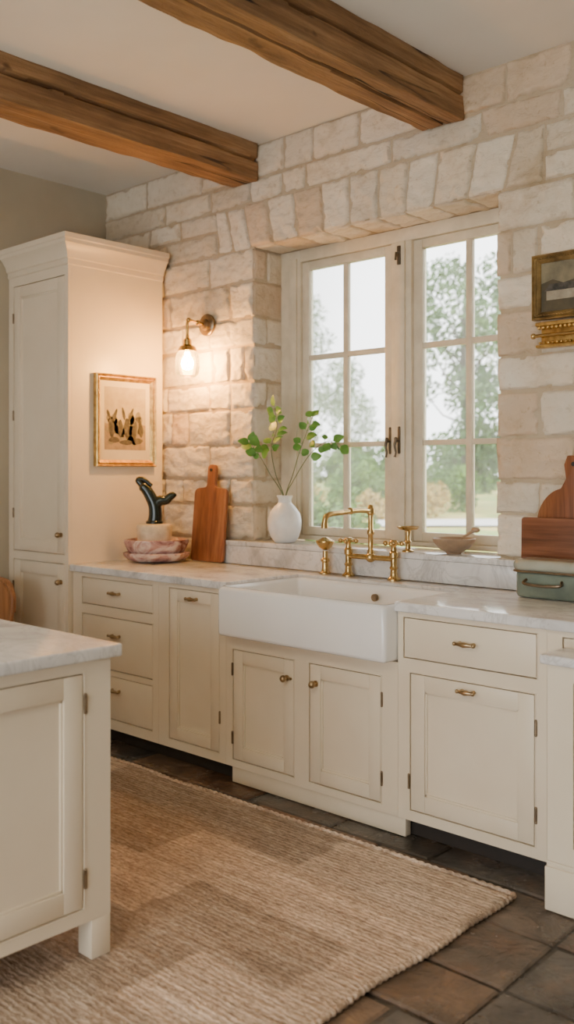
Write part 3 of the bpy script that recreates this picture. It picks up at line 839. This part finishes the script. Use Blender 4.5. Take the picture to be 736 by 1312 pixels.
for k in range(1,9):
    a=k/9*pi/2; P.append((.035+.135*math.cos(a),.30+.16*math.sin(a)))
P+=[(.035,.50),(.045,.56),(.03,.60),(-.03,.60),(-.045,.56),(-.035,.50)]
for k in range(8,0,-1):
    a=k/9*pi/2; P.append((-.035-.135*math.cos(a),.30+.16*math.sin(a)))
P.append((-.17,.30))
m=M(); m.prism(P,0,.02,.004,2,lean(-1.875,3.815,.972,math.radians(2)))
b2=root('paddle_board',(-1.875,3.82,.97),label='round-shouldered wooden serving board with handle leaning on stone',category='cutting board')
obj('board',m,BOARD,b2)
m=M(); m.tube([(-1.875,3.822,1.535),(-1.875,3.812,1.535)],.010,14); obj('hanging_hole',m,DARK,b2,label='dark drilled hanging hole')
m=M(); m.prism(roundpoly([(-.2,0),(.2,0),(.2,.33),(-.2,.33)],.015),0,.02,.004,2,lean(-1.90,3.785,.972,math.radians(1)))
obj('wooden_board',m,BOARD2,loc=(-1.9,3.78,.97),label='dark rectangular wooden board in front of the paddle board',category='cutting board')
t=root('enamel_tin',(-1.85,3.67,.97),label='weathered grey-green enamel storage tin with pale lid and handle',category='storage tin')
m=M(); m.prism(roundpoly([(-2.045,3.60),(-1.66,3.60),(-1.66,3.755),(-2.045,3.755)],.05),.972,1.082,.014,3); obj('tin_body',m,TIN,t)
m=M(); m.prism(roundpoly([(-2.055,3.59),(-1.65,3.59),(-1.65,3.76),(-2.055,3.76)],.055),1.083,1.132,.020,4); obj('lid',m,TINLID,t)
m=M(); m.tube(cat([(-1.98,3.599,1.05),(-1.98,3.575,1.035),(-1.90,3.57,1.03),(-1.82,3.575,1.035),(-1.82,3.599,1.05)],5),.006,10); obj('handle',m,PEWTER,t,label='bronze loop handle')
m=M(); m.prism(roundpoly([(-2.058,3.587),(-1.647,3.587),(-1.647,3.762),(-2.058,3.762)],.056),1.079,1.087,.003,1); obj('rim',m,PEWTER,t,label='bronze rim band')
m=M(); bx,by,bz=-2.535,3.90,1.106
m.lathe([(0,0),(.035,0),(.038,.008),(.07,.025),(.098,.058),(.104,.074),(.099,.076),(.09,.060),(.062,.032),(0,.018)],(bx,by,bz),40,lambda a,z:1+.03*math.sin(3*a+1))
obj('clay_bowl',m,BOWLM,loc=(bx,by,bz),label='shallow brown clay bowl on the marble window ledge',category='bowl')
m=M(); m.tube([(bx+.02,by-.01,bz+.045),(bx+.08,by-.03,bz+.090),(bx+.15,by-.05,bz+.122)],[.006,.006,.007],10); m.ball((bx+.155,by-.052,bz+.124),.017,(1.3,1,.8))
obj('wooden_spoon',m,BOWLM,loc=(bx,by,bz),label='small wooden spoon resting in the clay bowl',category='spoon')
dx,dy=-4.42,3.60
sc=lambda a,z:1+.04*math.cos(8*a)
m=M(); m.lathe([(0,0),(.12,0),(.165,.010),(.188,.032),(.192,.050),(.180,.056),(.165,.048),(.12,.030),(0,.026)],(dx,dy,.971),72,sc)
obj('scalloped_platter',m,PINK,loc=(dx,dy,.97),label='pink veined marble scalloped platter on the worktop',category='platter')
m=M(); m.lathe([(0,0),(.11,0),(.145,.01),(.168,.045),(.184,.085),(.182,.102),(.168,.104),(.145,.075),(.09,.034),(0,.028)],(dx,dy,.999),72,lambda a,z:1+.045*math.cos(6*a+.5))
obj('scalloped_bowl',m,PINK,loc=(dx,dy,.999),label='mauve-pink veined marble scalloped bowl stacked on a platter',category='bowl')
px,py=-4.44,3.60
m=M(); m.lathe([(0,0),(.085,0),(.096,.01),(.104,.08),(.108,.145),(.100,.160),(.06,.163),(0,.163)],(px,py,1.029),40,lambda a,z:1+.03*math.cos(4*a)+.015*math.sin(7*a+z*40))
obj('stone_pot',m,STONEPOT,loc=(px,py,1.03),label='squat cream stone pot standing inside the pink bowl',category='pot')
def sculpture():
    r=root('bronze_sculpture',(px,py,1.193),label='near-black green bronze forked abstract sculpture on a stone pot',category='sculpture')
    R=Vector((.731,.682,0)); b=Vector((px,py,1.193))
    def P(a,z,o=0): return tuple(b+R*a+Vector((0,0,z))+Vector((.68,-.73,0))*o)
    m=M()
    c1=cat([P(0,0),P(.006,.05),P(.0,.11),P(-.025,.165),P(-.055,.21),P(-.09,.235)],6); n=len(c1)
    m.tube(c1,[.044-.016*i/n if i<n-3 else .025-.009*(i-n+3) for i in range(n)],16)
    c2=cat([P(-.01,.09),P(.03,.135),P(.07,.14),P(.10,.165),P(.132,.172)],6); n=len(c2)
    m.tube(c2,[.036-.018*i/n if i<n-3 else .016-.005*(i-n+3) for i in range(n)],14)
    c3=cat([P(-.03,.17),P(-.06,.215),P(-.098,.258),P(-.065,.262),P(-.015,.225)],5); n=len(c3)
    m.tube(c3,[.024-.013*i/n for i in range(n)],12)
    m.lathe([(0,0),(.05,0),(.052,.012),(.042,.02),(0,.02)],tuple(b),24)
    obj('figure',m,GREEN,r,ang=80)
sculpture()
vx,vy,vz=-3.64,3.885,1.106
m=M(); m.lathe([(0,0),(.05,0),(.058,.004),(.078,.03),(.092,.075),(.095,.12),(.085,.165),(.060,.20),(.038,.222),(.036,.24),(.046,.262),(.042,.264),(.030,.242),(.030,.22),(.05,.19),(.07,.15),(.07,.05),(0,.02)],(vx,vy,vz),48)
obj('ceramic_vase',m,VASE,loc=(vx,vy,vz),label='white bulbous stoneware vase holding leafy green branches',category='vase')
Rr=Vector((.731,.682,0)); Dd=Vector((.682,-.731,0))
def branch(tips,seed,start):
    random.seed(seed)
    base=Vector((vx,vy,vz+.03))
    pts=[base,Vector((vx,vy,vz+.245))+Rr*tips[0][0]*.06+Dd*tips[0][2]*.05]
    for a,z,o in tips: pts.append(Vector((vx,vy,vz+.25))+Rr*a+Dd*o+Vector((0,0,z)))
    C=cat(pts,7); n=len(C)
    r=root('leafy_branch',tuple(C[10]),label='thin green branch with rounded leaves standing in the vase',category='branch',group='leafy branches in the white vase')
    m=M(); m.tube(C,[.0035-.0022*i/n for i in range(n)],7)
    lv=[]; i=start
    while i<n:
        for s in (1,-1):
            if random.random()<.9: lv.append((C[i],(C[min(i+1,n-1)]-C[i-1]).normalized(),s))
        i+=random.choice([2,3])
    obj('stem',m,STEM,r)
    m=M()
    for p,t,s in lv+[(C[-1],(C[-1]-C[-3]).normalized(),0)]:
        side=t.cross(Vector((random.uniform(-.3,.3),-1,random.uniform(-.5,.5)))).normalized()*s
        d=(t*.7+side*1.0+Vector((random.uniform(-.3,.3),random.uniform(-.5,.3),random.uniform(-.4,.3)))).normalized()
        nrm=Vector((random.uniform(-.5,.9),-1+random.uniform(-.3,.5),random.uniform(-.2,.9))).normalized()
        w=d.cross(nrm).normalized(); nrm=w.cross(d)
        L=random.uniform(.042,.074); W_=L*.42
        st=p+d*.014
        m.tube([p,st],.0012,5)
        mid=[];lf=[];rt=[]
        N=6
        for k in range(N+1):
            tt=k/N; c=st+d*L*tt+nrm*(-.014*tt*tt)
            ww=W_*math.sin(pi*min(1,tt**.75))**.8 if 0<tt<1 else 0
            mid.append(m.bm.verts.new(c))
            if 0<k<N:
                lf.append(m.bm.verts.new(c+w*ww+nrm*.005)); rt.append(m.bm.verts.new(c-w*ww+nrm*.005))
        for E in (lf,rt):
            m.bm.faces.new((mid[0],E[0],mid[1]))
            for k in range(N-2): 
                m.bm.faces.new((mid[k+1],E[k],E[k+1],mid[k+2]))
            m.bm.faces.new((mid[N-1],E[-1],mid[N]))
    obj('leaves',m,LEAF,r,ang=80)
branch([(-.05,.13,.02),(-.075,.28,.03),(-.045,.39,.0),(-.055,.50,.02)],1,20)
branch([(-.08,.13,.05),(-.13,.22,.08),(-.185,.30,.10)],2,19)
branch([(.045,.13,.03),(.08,.25,.04),(.12,.36,.05),(.15,.44,.05)],3,21)
branch([(.05,.10,.05),(.13,.23,.08),(.22,.31,.08),(.30,.30,.08)],4,21)
random.seed(11)
ch=root('wooden_chair',(-5.03,2.66,0.012),label='brown wooden chair with rounded back near the larder',category='chair')
cr=Matrix.Translation((-5.03,2.66,0.0))
for sx in (-.19,.19):
    for sy in (-.18,.19):
        m=M(); m.tube([cr@Vector((sx*1.05,sy*1.05,.016)),cr@Vector((sx*.95,sy*.95,.44))],[.015,.02],12); obj('leg',m,CHAIRW,ch)
m=M(); m.prism(roundpoly([(-.22,-.21),(.22,-.21),(.21,.21),(-.21,.21)],.06),.44,.47,.008,2,cr); obj('seat',m,CHAIRW,ch)
m=M()
for sx in (-.2,.2): m.tube([cr@Vector((sx*.95,.18,.47)),cr@Vector((sx,.225,.72))],.014,10)
m.tube([cr@p for p in cat([(-.2,.225,.70),(-.19,.23,.80),(-.1,.245,.865),(.1,.245,.865),(.19,.23,.80),(.2,.225,.70)],6)],.018,12)
m.prism(roundpoly([(-.19,.52),(.19,.52),(.19,.80),(.1,.865),(-.1,.865),(-.19,.80)],.04),-.006,.006,.003,1,cr@Matrix.Translation((0,.222,0))@Matrix.Rotation(pi/2,4,'X'))
obj('backrest',m,CHAIRW,ch)

# ---------------------------------------------------------------- garden outside
def grassm():
    m,nt,b=nt_new('grass'); v=coords(nt)
    c=ramp(nt,nz(nt,v,.6,8,.65),[(.3,(.10,.19,.025)),(.45,(.20,.30,.045)),(.54,(.50,.38,.09)),(.62,(.45,.38,.12)),(.7,(.26,.32,.06))])
    nt.links.new(c,b.inputs['Base Color']); b.inputs['Roughness'].default_value=.95; return m
GRASS=grassm()
PATH=pm('gravel_path',(.66,.64,.60),(.54,.52,.48),3,rough=.95)
FOL=pm('foliage',(.07,.15,.05),(.18,.27,.12),1.2,rough=.8)
FOL2=pm('foliage_haze_tint',(.23,.31,.20),(.40,.46,.35),1.2,rough=.8)  # garden haze is painted into this pale grey-green leaf colour
FOL3=pm('hedge_foliage',(.06,.15,.02),(.17,.28,.05),1.2,rough=.8)
FOL4=pm('ochre_planting',(.40,.28,.06),(.54,.40,.14),2.0,rough=.8)
TRUNK=pm('bark',(.14,.12,.10),(.09,.075,.06),6,rough=.9)
GZ=.62
def gz(y): 
    t=min(1,max(0,(y-5)/6)); return -.15+(GZ+.15)*(t*t*(3-2*t))
def ribbon(name,mat,x0,x1,y0,y1,nx,ny,up=0,warp=None,**p):
    m=M(); g=[]
    for j in range(ny+1):
        r=[]
        for i in range(nx+1):
            y=y0+(y1-y0)*(j/ny)**1.6; x=x0+(x1-x0)*i/nx
            if warp: x,y=warp(i/nx,j/ny)
            r.append(m.bm.verts.new((x,y,gz(y)+up+(noise.noise(Vector((x*.2,y*.2,0)))*.05 if y>9 else 0))))
        g.append(r)
    for j in range(ny):
        for i in range(nx): m.bm.faces.new((g[j][i],g[j][i+1],g[j+1][i+1],g[j+1][i]))
    return obj(name,m,mat,ang=80,**p)
ribbon('lawn',GRASS,-140,90,WB+.02,170,120,80,kind='structure')
def W(L,D): return (.731*L-.682*D,.682*L+.731*D)
def pw(a,b):
    s=1.5+a*7; d=14.6+b*2.2+.4*math.sin(s*.7)
    return W(s,d)
ribbon('garden_path',PATH,0,1,0,1,30,4,.03,pw,loc=(-9,13,.6),label='pale gravel garden path crossing the lawn',category='path')
def leafcloud(m,clusters,n,size):
    tot=sum(c[1]**2 for c in clusters)
    for c,rad in clusters:
        for _ in range(int(n*rad**2/tot)):
            v=Vector((random.gauss(0,1),random.gauss(0,1),random.gauss(0,1))).normalized()*rad*(random.random()**.4)
            p=Vector(c)+v; q=Vector((random.gauss(0,1),random.gauss(0,1),random.gauss(0,1))).normalized(); a=q.orthogonal().normalized(); b=q.cross(a)
            s=size*random.uniform(.6,1.3)
            m.bm.faces.new([m.bm.verts.new(p+a*s),m.bm.verts.new(p+b*s*.6),m.bm.verts.new(p-a*s),m.bm.verts.new(p-b*s*.6)])
def tree(L,D,H,R,mat,n=2600,label='leafy garden tree with haze-paled foliage beyond the lawn'):
    x,y=W(L,D); z0=gz(y)
    r=root('garden_tree',(x,y,z0),label=label,category='tree')
    m=M(); k=H/7
    m.tube(cat([(x,y,z0),(x+.1,y,z0+H*.25),(x-.05,y,z0+H*.5),(x+.1,y,z0+H*.85)],4),[.13*k]*4+[.10*k]*4+[.06*k]*4+[.03],10)
    cl=[]
    for _ in range(26):
        a=random.uniform(0,2*pi); z=random.uniform(.14,.97); rr2=R*math.sin(pi*min(1,(z-.04)/.96))**.6*random.uniform(.1,.85)
        p=(x+rr2*math.cos(a),y+rr2*math.sin(a),z0+z*H); cl.append((p,random.uniform(.24,.42)*R))
        m.tube([(x,y,z0+z*H*.7),tuple((Vector((x,y,z0+z*H*.8))+Vector(p))/2+Vector((0,0,-.05*H))),p],[.035*k,.02*k,.008],6)
    obj('trunk',m,TRUNK,r)
    m=M(); leafcloud(m,cl,n,R*.040); obj('foliage',m,mat,r,smooth=False)
tree(.5,30,6.2,1.6,FOL2,3600)
tree(4.5,24,7.4,1.9,FOL,8500,'green leafy garden tree beyond the lawn')
tree(8.3,31,8.6,2.3,FOL2,5000)
tree(-5.0,27,8,2.4,FOL,4000,'green leafy garden tree beyond the lawn')
tree(14.0,27,8,2.4,FOL2,3500)
tree(3.2,48,6.6,2.4,FOL2,3500)
tree(-2.4,46,9.5,2.6,FOL2,3500)
for k in range(7):
    x,y=W(-9+k*5.6,38.5+.8*math.sin(k*2)); hh=random.uniform(1.6,2.7)
    m=M(); cl=[]
    for _ in range(16):
        a,b=W(random.uniform(-1.9,1.9),random.uniform(-.3,.3)); cl.append(((x+a,y+b,GZ+random.uniform(.15,1)*hh),random.uniform(.5,.75)))
    leafcloud(m,cl,3600,.11)
    obj('garden_hedge',m,FOL3,loc=(x,y,GZ),smooth=False,label='green hedge segment at the edge of the lawn',category='hedge',group='hedge along the lawn')
for (L,D,s) in ((.42,10.5,.85),(1.3,19.0,1.0),(3.6,21,.9),(6.2,20.5,.9),(-1.4,13,.8),(2.3,24,.9)):
    x,y=W(L,D); z=gz(y)
    m=M(); leafcloud(m,[((x+random.uniform(-.4,.4)*s,y+random.uniform(-.4,.4)*s,z+s*random.uniform(.25,.9)),s*random.uniform(.3,.5)) for _ in range(8)],2600,.05)
    obj('garden_shrub',m,FOL3,loc=(x,y,z),smooth=False,label='rounded green garden shrub on the lawn',category='shrub',group='shrubs on the lawn')
for (L,D,s) in ((1.9,18.0,.6),(2.8,18.6,.65),(4.6,18.4,.65),(5.4,18.8,.6),(.2,17.5,.6)):
    x,y=W(L,D); z=gz(y)
    m=M(); leafcloud(m,[((x+random.uniform(-.5,.5)*s,y+random.uniform(-.5,.5)*s,z+s*random.uniform(.15,.7)),s*random.uniform(.3,.45)) for _ in range(7)],1500,.04)
    obj('flowering_plant',m,FOL4,loc=(x,y,z),smooth=False,label='low ochre flowering plant beside the gravel path',category='plant',group='ochre planting by the path')

# ---------------------------------------------------------------- light
w=bpy.data.worlds.new('overcast'); SC.world=w; w.use_nodes=True
bg=w.node_tree.nodes['Background']; bg.inputs['Color'].default_value=(.97,.985,1,1); bg.inputs['Strength'].default_value=6.1
def area(name,loc,rot,sx,sy,e,col):
    l=bpy.data.lights.new(name,'AREA'); l.shape='RECTANGLE'; l.size=sx; l.size_y=sy; l.energy=e; l.color=col
    o=bpy.data.objects.new(name,l); o.location=loc; o.rotation_euler=rot; COL.objects.link(o); return o
area('warm_fill',(-1.6,-.3,3.3),(math.radians(25),0,math.radians(20)),1.8,1.2,60,(1,.85,.60))  # added lamp for soft warm fill, not a fixture of the kitchen

# ---------------------------------------------------------------- camera
c=bpy.data.cameras.new('camera'); cam=bpy.data.objects.new('camera',c); COL.objects.link(cam)
cam.location=(0,0,1.5); cam.rotation_euler=(pi/2,0,math.radians(43))
c.sensor_fit='VERTICAL'; c.sensor_height=36; c.sensor_width=36; c.lens=1215/1312*36; c.shift_y=-51/1312
c.clip_start=.05; c.clip_end=300
c.dof.use_dof=True; c.dof.focus_distance=4.2; c.dof.aperture_fstop=2.0
SC.camera=cam
